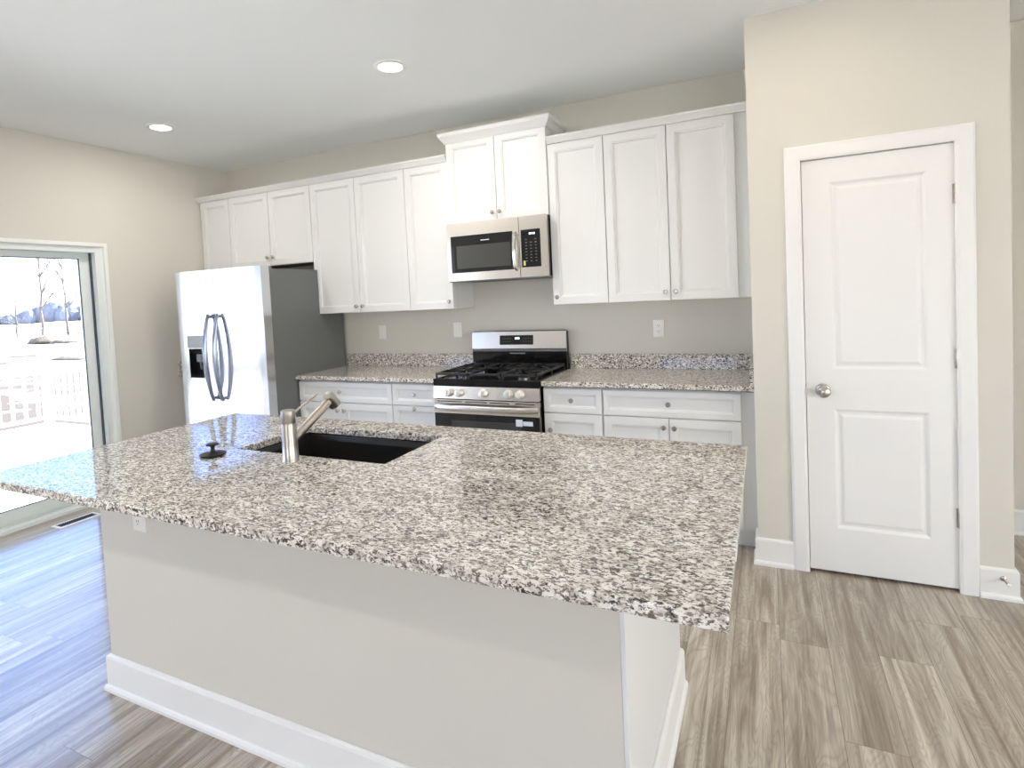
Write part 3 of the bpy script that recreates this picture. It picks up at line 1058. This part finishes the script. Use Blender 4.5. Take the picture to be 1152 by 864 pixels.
def grate(x0, x1, y0, y1, centres):
    bm = BM()
    zt, zb_, wb = 0.958, 0.943, 0.011
    box(bm, x0, x1, y0, y0 + wb, zb_, zt, 0.002)
    box(bm, x0, x1, y1 - wb, y1, zb_, zt, 0.002)
    box(bm, x0, x0 + wb, y0, y1, zb_, zt, 0.002)
    box(bm, x1 - wb, x1, y0, y1, zb_, zt, 0.002)
    for x in (x0, x1 - wb):
        for y in (y0, y1 - wb, (y0 + y1) / 2):
            box(bm, x, x + wb, y, y + wb, 0.9075, zb_ + 0.001)
    ym = (y0 + y1) / 2
    if len(centres) > 1:
        box(bm, x0, x1, ym - wb / 2, ym + wb / 2, zb_, zt, 0.002)
    for (cx_, cy_) in centres:
        ya_, yb_ = (y0, ym) if cy_ < ym - 0.01 else ((ym, y1) if cy_ > ym + 0.01 else (y0, y1))
        gap = 0.024
        for (a, b, c, d) in ((x0, cx_ - gap, cy_ - 0.005, cy_ + 0.005), (cx_ + gap, x1, cy_ - 0.005, cy_ + 0.005),
                             (cx_ - 0.005, cx_ + 0.005, ya_, cy_ - gap), (cx_ - 0.005, cx_ + 0.005, cy_ + gap, yb_)):
            box(bm, a, b, c, d, zb_ + 0.002, zt + 0.003, 0.0015)
        for sx_ in (-1, 1):
            for sy_ in (-1, 1):
                ex, ey = (x0 if sx_ < 0 else x1), (ya_ if sy_ < 0 else yb_)
                p = Vector((cx_ + sx_ * 0.035, cy_ + sy_ * 0.035, zt - 0.004))
                q = Vector((cx_ + (ex - cx_) * 0.92, cy_ + (ey - cy_) * 0.92, zt - 0.004))
                tube(bm, [p, q], 0.0052, 6)
    return obj('grate', bm, 'iron', rg)


grate(0.014, 0.258, -0.655, -0.100, [(0.16, -0.51), (0.16, -0.22)])
grate(0.262, 0.500, -0.655, -0.100, [(0.381, -0.365)])
grate(0.504, 0.749, -0.655, -0.100, [(0.60, -0.51), (0.60, -0.22)])
# backguard
bm = BM()
box(bm, RX0 + 0.003, RX1 - 0.003, -0.076, -0.059, 1.0405, 1.0555, 0.002)
obj('lower_trim', bm, 'case', rg)
bm = BM()
box(bm, RX0 + 0.006, RX1 - 0.001, -0.058, -0.024, 0.88, 1.184, 0.004)
box(bm, RX0 + 0.004, RX1 - 0.002, -0.080, -0.058, 0.90, 1.040, 0.004)
bgd = obj('backguard', bm, 'black', rg)
bm = BM()
rings = []
for x in (RX0 + 0.002, RX1 - 0.004):
    rings.append([(x, -0.0585, 1.052), (x, -0.078, 1.056), (x, -0.080, 1.062), (x, -0.066, 1.186), (x, -0.058, 1.193), (x, -0.030, 1.193), (x, -0.030, 1.185), (x, -0.0585, 1.185)])
quadring(bm, rings)
bp_ = obj('control_panel', bm, 'steel', rg)


def face_y(z):      # front plane of the backguard panel
    return -0.080 + (z - 1.062) / (1.186 - 1.062) * 0.014


bm = BM()
z0, z1 = 1.090, 1.160
quadring(bm, [[(0.238, face_y(z0) - d, z0), (0.506, face_y(z0) - d, z0), (0.506, face_y(z1) - d, z1), (0.238, face_y(z1) - d, z1)] for d in (-0.001, 0.0012)])
ds_ = obj('display', bm, 'blackglass', bp_)
bm = BM()
for i in range(3):
    box(bm, 0.362 + i * 0.013, 0.371 + i * 0.013, face_y(1.137) - 0.0022, face_y(1.137) - 0.0009, 1.130, 1.144)
obj('clock_digits', bm, 'led', bp_)
for i in range(4):
    for j in range(2):
        zz = 1.112 + j * 0.022
        for sx_ in (0.258, 0.425):
            bm = BM()
            box(bm, sx_ + i * 0.020, sx_ + 0.009 + i * 0.020, face_y(zz) - 0.0022, face_y(zz) - 0.0009, zz, zz + 0.003)
            obj('touch_key', bm, 'grey', bp_)
bm = BM()
box(bm, 0.32, 0.44, -0.0812, -0.0795, 1.022, 1.031)
obj('vent_strip', bm, 'grey', bgd)
bm = BM()      # front knob panel
rings = []
for x in (RX0, RX1):
    rings.append([(x, RF + 0.029, 0.790), (x, RF - 0.012, 0.790), (x, RF - 0.002, 0.871), (x, RF + 0.029, 0.871)])
quadring(bm, rings)
kpn = obj('knob_panel', bm, 'steel', rg)
for x in (0.120, 0.199, 0.378, 0.556, 0.634):
    bm = BM()
    lathe(bm, [(0.029, 0), (0.029, 0.005), (0.026, 0.008), (0.025, 0.026), (0.021, 0.030), (0, 0.031)], (x, RF - 0.0075, 0.830), (0, -1, 0.11), 24)
    k = obj('control_knob', bm, 'knobsteel', rg, True)
    bm = BM()
    box(bm, x - 0.0045, x + 0.0045, RF - 0.047, RF - 0.034, 0.817, 0.850, 0.002)
    obj('grip', bm, 'knobsteel', k)
# oven door
bm = BM()
OW = (0.035, 0.728, 0.27, 0.690)
box(bm, RX0 + 0.001, RX1 - 0.001, RF - 0.010, RF + 0.029, 0.690, 0.783, 0.002)
box(bm, RX0 + 0.001, RX1 - 0.001, RF - 0.010, RF + 0.029, 0.175, 0.235, 0.002)
box(bm, RX0 + 0.001, RX1 - 0.001, RF + 0.012, RF + 0.029, 0.20, 0.75)
od = obj('oven_door', bm, 'steel', rg)
bm = BM()
box(bm, RX0 + 0.001, RX1 - 0.001, RF - 0.009, RF + 0.0115, 0.2355, 0.6895, 0.002)
og = obj('oven_glass', bm, 'blackglass', od)
bm = BM()
box(bm, 0.13, 0.63, RF - 0.0098, RF - 0.0088, 0.32, 0.645)
obj('oven_window', bm, 'screen', od)
bm = BM()
box(bm, 0.03, 0.22, RF - 0.0106, RF - 0.0099, 0.768, 0.774)
box(bm, 0.24, 0.40, RF - 0.0106, RF - 0.0099, 0.768, 0.774)
box(bm, 0.42, 0.56, RF - 0.0106, RF - 0.0099, 0.768, 0.774)
box(bm, 0.60, 0.73, RF - 0.0106, RF - 0.0099, 0.768, 0.774)
obj('door_vents', bm, 'slot', od)
bm = BM()
rings = []
for i in range(25):
    t = i / 24
    x = 0.010 + 0.742 * t
    o_ = 0.016 + 0.040 * min(1.0, 5 * min(t, 1 - t)) ** 0.6
    yb3 = RF - 0.0095
    y0_, y1_ = RF - o_, min(RF - o_ + 0.016, yb3)
    hh = 0.020
    rings.append([(x, y1_, 0.733 - hh), (x, y0_ + 0.004, 0.733 - hh), (x, y0_, 0.733 - hh * 0.6), (x, y0_, 0.733 + hh * 0.6), (x, y0_ + 0.004, 0.733 + hh), (x, y1_, 0.733 + hh)])
quadring(bm, rings)
obj('door_handle', bm, 'steel', od, True)
bm = BM()
box(bm, 0.600, 0.645, RF - 0.0112, RF - 0.0102, 0.628, 0.672)
box(bm, 0.648, 0.715, RF - 0.0112, RF - 0.0102, 0.634, 0.662)
tg = obj('sticker', bm, 'label', od)
bm = BM()
box(bm, RX0 + 0.001, RX1 - 0.001, RF - 0.008, RF + 0.029, 0.045, 0.168, 0.003)
obj('storage_drawer', bm, 'steel', rg)

# ------------------------------------------------------------------ island
IX0, IX1, IY0, IY1, IZ = -0.540, 1.967, -2.960, -1.826, 0.902
BX0, BX1, BY0, BY1 = -0.294, 1.712, -2.684, -1.850
isl = thing('kitchen_island', 'long kitchen island base, greige drywall front and white end panel, under granite top', 'island', (0.7, -2.3, 0))
bm = BM()
box(bm, BX0, BX1 - 0.0005, BY0, BY0 + 0.11, 0.0, IZ - 0.031)
obj('front_panel', bm, 'wall', isl)
bm = BM()
box(bm, BX0, BX0 + 0.018, BY0 + 0.1105, BY1, 0.10, IZ - 0.031)
box(bm, BX0 + 0.0185, BX1 - 0.0005, BY1 - 0.018, BY1, 0.105, 0.600)
box(bm, BX0 + 0.0185, BX1 - 0.0005, BY0 + 0.1105, BY1 - 0.019, 0.100, 0.118)
obj('cabinet_body', bm, 'cabinet', isl)
bm = BM()
box(bm, BX1, BX1 + 0.012, BY0 - 0.001, BY1 + 0.001, 0.0, IZ - 0.031, 0.001)
obj('end_panel', bm, 'cabinet', isl, False)['label'] = 'white painted end panel'
e0, e1 = BX1 + 0.0125, BX0 - 0.0005
bm = BM()
sweep(bm, BBP, [(e1, BY1, -1, 0), (e1, BY0 - 0.0005, -1, -1), (BX1 + 0.0125, BY0 - 0.0015, 1, -1), (BX1 + 0.0125, BY1, 1, 0)])
obj('baseboard', bm, 'trim', isl)['label'] = 'white baseboard wrapping the base'
for i in range(4):
    a = BX0 + 0.02 + i * 0.4975
    bm = BM()
    panel(bm, -(a + 0.495), -a, 0.612 if i in (0, 3) else 0.115, 0.862, 0, 0.0195, DOORL if i in (1, 2) else DRAWL)
    bmesh.ops.rotate(bm, verts=bm.verts[:], cent=(0, 0, 0), matrix=Matrix.Rotation(PI, 3, 'Z'))
    bmesh.ops.translate(bm, verts=bm.verts[:], vec=(0, BY1 + 0.0198, 0))
    obj('door' if i in (1, 2) else 'drawer', bm, 'cabinet', isl)

# island counter with sink cut-out
SX0, SX1, SY0, SY1 = 0.128, 0.842, -2.384, -1.985
bm = BM()
xs = [IX0, SX0, SX1, IX1]
ys = [IY0, SY0, SY1, IY1]
V = {}
for z in (IZ - 0.030, IZ):
    for i, x in enumerate(xs):
        for j, y in enumerate(ys):
            V[i, j, z] = bm.verts.new((x, y, z))
for z in (IZ - 0.030, IZ):
    for i in range(3):
        for j in range(3):
            if i == 1 and j == 1:
                continue
            bm.faces.new((V[i, j, z], V[i + 1, j, z], V[i + 1, j + 1, z], V[i, j + 1, z]))
a, b = IZ - 0.030, IZ
for i in range(3):
    bm.faces.new((V[i, 0, a], V[i + 1, 0, a], V[i + 1, 0, b], V[i, 0, b]))
    bm.faces.new((V[i, 3, a], V[i + 1, 3, a], V[i + 1, 3, b], V[i, 3, b]))
    bm.faces.new((V[0, i, a], V[0, i + 1, a], V[0, i + 1, b], V[0, i, b]))
    bm.faces.new((V[3, i, a], V[3, i + 1, a], V[3, i + 1, b], V[3, i, b]))
for (p, q) in (((1, 1), (2, 1)), ((2, 1), (2, 2)), ((2, 2), (1, 2)), ((1, 2), (1, 1))):
    bm.faces.new((V[p[0], p[1], a], V[q[0], q[1], a], V[q[0], q[1], b], V[p[0], p[1], b]))
bmesh.ops.recalc_face_normals(bm, faces=bm.faces[:])
rim = [e for e in bm.edges if e.is_manifold and abs(e.calc_face_angle(0)) > 1.0]
bmesh.ops.bevel(bm, geom=rim, offset=0.0035, segments=3, affect='EDGES', profile=0.5)
o = obj('island_countertop', bm, 'granite')
tag(o, 'large speckled granite slab on the island with a sink cut-out', 'countertop')

# sink
sk = thing('sink', 'dark rectangular undermount sink set in the island countertop', 'sink', ((SX0 + SX1) / 2, (SY0 + SY1) / 2, IZ - 0.25))
bm = BM()
rings = []
for ins, z in ((-0.020, IZ - 0.0315), (-0.020, IZ - 0.034), (-0.006, IZ - 0.036), (0.0, IZ - 0.060), (0.008, IZ - 0.215), (0.030, IZ - 0.235), (0.20, IZ - 0.240)):
    x0_, x1_, y0_, y1_ = SX0 + ins, SX1 - ins, SY0 + ins, SY1 - ins
    if ins > 0.15:
        x0_, x1_, y0_, y1_ = 0.46, 0.51, -2.21, -2.16
    rings.append([(x0_, y0_, z), (x1_, y0_, z), (x1_, y1_, z), (x0_, y1_, z)])
quadring(bm, rings, cap0=False)
so = obj('basin', bm, 'sink', sk)
md = so.modifiers.new('thickness', 'SOLIDIFY')
md.thickness = 0.0012
bm = BM()
lathe(bm, [(0.052, 0), (0.052, 0.003), (0.040, 0.004), (0.036, 0.001), (0, 0.001)], (0.485, -2.185, IZ - 0.2385), (0, 0, 1), 24)
obj('drain', bm, 'nickel', sk, True)

# faucet
FXc, FYc = 0.480, -2.453
ft = thing('faucet', 'brushed nickel pull-out faucet with angled spout and thin lever beside the sink', 'faucet', (FXc, FYc, IZ))
bm = BM()
lathe(bm, [(0.0305, 0.0003), (0.0305, 0.003), (0.0285, 0.006), (0.0275, 0.060), (0.0262, 0.138)], (FXc, FYc, IZ), (0, 0, 1), 32)
fb = obj('column', bm, 'faucet', ft, True)
bm = BM()
lathe(bm, [(0.0250, 0.1385), (0.0262, 0.1405), (0.0258, 0.182), (0.022, 0.186), (0, 0.187)], (FXc, FYc, IZ), (0, 0, 1), 32)
fc = obj('lever_cap', bm, 'faucet', ft, True)
bm = BM()
tube(bm, [(FXc, FYc + 0.020, IZ + 0.165), (FXc, FYc + 0.060, IZ + 0.182), (FXc, FYc + 0.150, IZ + 0.216)], [0.0048, 0.0042, 0.0045], 10)
obj('lever', bm, 'faucet', fc, True)
bm = BM()
tube(bm, [(FXc, FYc + 0.005, IZ + 0.066), (FXc, FYc + 0.110, IZ + 0.121), (FXc, FYc + 0.225, IZ + 0.181)], [0.0165, 0.0160, 0.0165], 20)
sp = obj('spout', bm, 'faucet', ft, True)
bm = BM()
d = Vector((0.0, 0.62, -0.78)).normalized()
hc = Vector((FXc, FYc + 0.222, IZ + 0.190))
lathe(bm, [(0.012, -0.020), (0.0205, -0.016), (0.0235, 0.0), (0.0245, 0.038), (0.023, 0.044), (0.018, 0.045)], hc, d, 24)
obj('spray_head', bm, 'faucet', sp, True)

# stopper
stp = thing('sink_stopper', 'small black round sink stopper with a knob standing on the granite', 'stopper', (0.117, -2.490, IZ))
bm = BM()
lathe(bm, [(0.040, 0.0005), (0.046, 0.004), (0.047, 0.009), (0.036, 0.013), (0.014, 0.017)], (0.117, -2.490, IZ), (0, 0, 1), 32)
obj('disc', bm, 'rubber', stp, True)
bm = BM()
lathe(bm, [(0.009, 0.0165), (0.007, 0.030), (0.010, 0.038), (0.023, 0.041), (0.024, 0.045), (0.018, 0.049), (0, 0.050)], (0.117, -2.490, IZ), (0, 0, 1), 24)
obj('grip', bm, 'rubber', stp, True)


# ------------------------------------------------------------------ recessed lights
def downlight(label, x, y, energy, tint=(1.0, 0.93, 0.84)):
    t = thing('recessed_light', label, 'ceiling light', (x, y, ZC), 'round recessed ceiling lights')
    bm = BM()
    n = 32
    rings = []
    for r, z in ((0.092, -0.0004), (0.092, -0.003), (0.086, -0.007), (0.070, -0.008), (0.066, -0.004)):
        rings.append([(x + r * math.cos(2 * PI * i / n), y + r * math.sin(2 * PI * i / n), ZC + z) for i in range(n)])
    quadring(bm, rings, cap0=False, cap1=False)
    obj('trim_ring', bm, 'trim', t, True)
    bm = BM()
    lathe(bm, [(0.066, 0.0006), (0.066, 0.003), (0.050, 0.0055), (0, 0.007)], (x, y, ZC), (0, 0, -1), 32)
    obj('lens', bm, 'lens', t, True)
    ld = bpy.data.lights.new('lamp_glow', 'AREA')
    ld.shape = 'DISK'
    ld.size = 0.13
    ld.energy = energy
    ld.color = tint
    lo = bpy.data.objects.new('lamp_glow', ld)
    lo.location = (0, 0, -0.010)
    COL.objects.link(lo)
    lo.parent = t
    return t


LAMP = 6
downlight('lit round recessed ceiling light nearer the camera, above the aisle in front of the range', 0.165, -1.215, LAMP * 1.35)
downlight('lit round recessed ceiling light farther left, in front of the refrigerator', -1.825, -1.222, LAMP * 0.7)
downlight('lit round recessed ceiling light in front of the pantry door', 2.15, -1.45, LAMP * 0.35, (1.0, 0.82, 0.62))
for x in (-1.8, 0.2):  # unseen lamps, added for the light they give the room
    downlight('unseen lit recessed ceiling light added behind the camera, ' + ('nearer the left wall' if x < -1 else 'nearer the middle of the room'), x, -4.6, LAMP)

# ------------------------------------------------------------------ outside
ZD = -0.08
RXF, RYS = -7.30, 0.62
bm = BM()
box(bm, -3.0 + 0.0, XW - T - 0.002, -6.5, RYS + 0.1, ZD - 0.05, ZD)
nb_ = int((-3.0 - (RXF - 0.1)) / 0.145)
for i in range(nb_ + 1):
    x1_ = -3.001 - i * 0.145
    box(bm, x1_ - 0.139, x1_, -6.5, RYS + 0.1, ZD - 0.03, ZD, 0.002, 1)
o = obj('deck_floor', bm, 'deck')
tag(o, 'pale board deck outside the sliding door', 'deck')


def railing(label, a, b):
    """white picket railing from a to b (xy)"""
    a, b = Vector((a[0], a[1], 0)), Vector((b[0], b[1], 0))
    L = (b - a).length
    d = (b - a).normalized()
    n = Vector((-d.y, d.x, 0))
    t = thing('deck_railing', label, 'railing', (a.x, a.y, ZD), 'white deck railings')

    def bar(u0, u1, hw, z0, z1):
        bm = BM()
        box(bm, u0, u1, -hw, hw, z0, z1, 0.003, 1)
        mt = Matrix(((d.x, n.x, 0, a.x), (d.y, n.y, 0, a.y), (0, 0, 1, 0), (0, 0, 0, 1)))
        bmesh.ops.transform(bm, matrix=mt, verts=bm.verts[:])
        return bm
    obj('top_rail', bar(0.064, L - 0.064, 0.035, ZD + 0.87, ZD + 0.92), 'rail', t)
    obj('bottom_rail', bar(0.064, L - 0.064, 0.022, ZD + 0.08, ZD + 0.13), 'rail', t)
    k = int((L - 0.2) / 0.15)
    for i in range(k):
        u = 0.13 + (L - 0.26) * i / (k - 1)
        obj('baluster', bar(u - 0.018, u + 0.018, 0.018, ZD + 0.1305, ZD + 0.8695), 'rail', t)
    return bar


railing('white picket railing along the far edge of the deck', (RXF, RYS), (RXF, -4.4))
railing('white picket railing running back from the deck corner to the house', (RXF, RYS), (-3.05, RYS))
for (x, y, lb) in ((RXF, RYS, 'white square railing post at the far corner of the deck'), (RXF, -4.4, 'white square railing post at the near end of the far rail'), (-3.05, RYS, 'white square railing post beside the house wall')):
    bm = BM()
    box(bm, x - 0.05, x + 0.05, y - 0.05, y + 0.05, ZD, ZD + 0.99, 0.004)
    pc = tag(obj('railing_post', bm, 'rail'), lb, 'post', 'railing posts')
    bm = BM()
    quadring(bm, [[(x - r, y - r, z), (x + r, y - r, z), (x + r, y + r, z), (x - r, y + r, z)] for r, z in ((0.062, ZD + 0.9905), (0.062, ZD + 1.005), (0.004, ZD + 1.035))])
    obj('post_cap', bm, 'rail', pc)

# ground
GZ = -0.75
bm = BM()
N = 70
xs = [-420 + 440 * (i / N) ** 0.55 for i in range(N + 1)]
ys = [-160 + 380 * j / N for j in range(N + 1)]
gv = [[None] * (N + 1) for _ in range(N + 1)]
for i, x in enumerate(xs):
    for j, y in enumerate(ys):
        r = math.hypot(x, y)
        z = GZ + (0.25 * math.sin(x * 0.21 + y * 0.13) * math.sin(y * 0.17 - x * 0.05) if r > 16 else 0)
        gv[i][j] = bm.verts.new((x, y, z))
for i in range(N):
    for j in range(N):
        bm.faces.new((gv[i][j], gv[i + 1][j], gv[i + 1][j + 1], gv[i][j + 1]))
o = obj('snowy_ground', bm, 'snow')
tag(o, 'flat snow-covered field with brown soil patches beyond the deck', 'ground', kind='structure')


# direction helper: world point at a bearing from the eye point, used to stand distant trees
def bearing(px_x, dist):
    a = (px_x - PX) / F_PX
    v = (rt * a + Vector((fw.x, fw.y, 0)).normalized()).normalized()
    return CAM.x + v.x * dist, CAM.y + v.y * dist


def mound(label, px_x, dist, L, H, W=3.0):
    x, y = bearing(px_x, dist)
    bm = BM()
    bmesh.ops.create_icosphere(bm, subdivisions=3, radius=1)
    ang = math.atan2(y - CAM.y, x - CAM.x)
    rr = random.Random(int(px_x * 7))
    for v in bm.verts:
        k = 1 + 0.25 * math.sin(v.co.x * 5 + px_x) * math.cos(v.co.y * 4)
        v.co = Vector((v.co.x * W, v.co.y * L / 2, max(v.co.z, -0.15) * H * k * (0.8 + 0.4 * rr.random())))
    bmesh.ops.rotate(bm, verts=bm.verts[:], cent=(0, 0, 0), matrix=Matrix.Rotation(ang, 3, 'Z'))
    bmesh.ops.translate(bm, verts=bm.verts[:], vec=(x, y, GZ))
    o = obj('soil_mound', bm, 'soil', None, True)
    tag(o, label, 'mound', 'soil mounds in the snow')


mound('low long brown soil mound at the left edge of the window view', 8, 52, 3.6, 0.30, 1.4)
mound('brown soil heap beneath the middle bare tree', 47, 64, 2.2, 0.55, 1.2)
mound('small brown soil mound right of the middle bare tree', 76, 58, 2.6, 0.40, 1.2)
mound('flat brown mound closest behind the side railing', 77, 36, 1.8, 0.26, 0.8)


def bare_tree(label, px_x, dist, h, seed, spread=0.5):
    rnd = random.Random(seed)
    x, y = bearing(px_x, dist)
    t = thing('bare_tree', label, 'tree', (x, y, GZ - 0.2), 'bare winter trees across the field')
    bt, bb = BM(), BM()
    lean = Vector((rnd.uniform(-.06, .06), rnd.uniform(-.06, .06), 1)).normalized()
    pts = [Vector((x, y, GZ - 0.2)) + lean * h * k / 6 + Vector((rnd.uniform(-.1, .1), rnd.uniform(-.1, .1), 0)) * (k > 0) for k in range(7)]
    tube(bt, pts, [0.16 * (1 - 0.13 * k) for k in range(7)], 7)

    def br(p, d, L, r, lvl):
        q = p + d * L * 0.5
        d2 = (d + Vector((rnd.uniform(-.35, .35), rnd.uniform(-.35, .35), rnd.uniform(-.05, .35)))).normalized()
        e_ = q + d2 * L * 0.5
        tube(bb, [p, q, e_], [r, r * .7, r * .35], 5)
        if lvl > 0:
            for s in range(3):
                tt = rnd.uniform(.35, 1)
                pp = p.lerp(e_, tt)
                dd = (d2 + Vector((rnd.uniform(-.9, .9), rnd.uniform(-.9, .9), rnd.uniform(-.2, .7)))).normalized()
                br(pp, dd, L * rnd.uniform(.45, .65), r * .5, lvl - 1)
    for k in range(2, 7):
        for s in range(3):
            a_ = rnd.uniform(0, 2 * PI)
            d = Vector((math.cos(a_) * spread, math.sin(a_) * spread, rnd.uniform(.25, .8))).normalized()
            br(pts[k], d, h * rnd.uniform(.16, .34), 0.055, 2)
    obj('trunk', bt, 'bark', t)
    obj('branches', bb, 'bark', t)


bare_tree('wide low bare tree at the left of the window view', 20, 86, 5.2, 3, 1.2)
bare_tree('tall slender bare tree at the middle of the window view', 47, 68, 9.2, 5, 0.35)
bare_tree('tall thin bare tree right in the window view', 77, 82, 9.6, 9, 0.30)
bare_tree('small bare tree beyond the left window edge', -32, 66, 6.5, 12, 0.8)

# distant woods: a long ragged belt of crowns
bm = BM()
rnd = random.Random(4)
for i in range(260):
    pxx = -330 + 560 * i / 260
    dd = 300 + rnd.uniform(-15, 15)
    x, y = bearing(pxx, dd)
    h = rnd.uniform(5.5, 8.5) * (0.8 + 0.3 * math.sin(i * 0.11))
    mt = Matrix.Translation((x, y, GZ + h * 0.35)) @ Matrix.Diagonal((2.6, 2.6, h * 0.65, 1))
    r = bmesh.ops.create_icosphere(bm, subdivisions=2, radius=1, matrix=mt)
    for v in r['verts']:
        v.co += Vector((rnd.uniform(-.4, .4), rnd.uniform(-.4, .4), rnd.uniform(-.5, .5)))
o = obj('distant_woods', bm, 'farwood')
tag(o, 'hazy blue belt of woods along the horizon beyond the snow field', 'woods', kind='stuff')
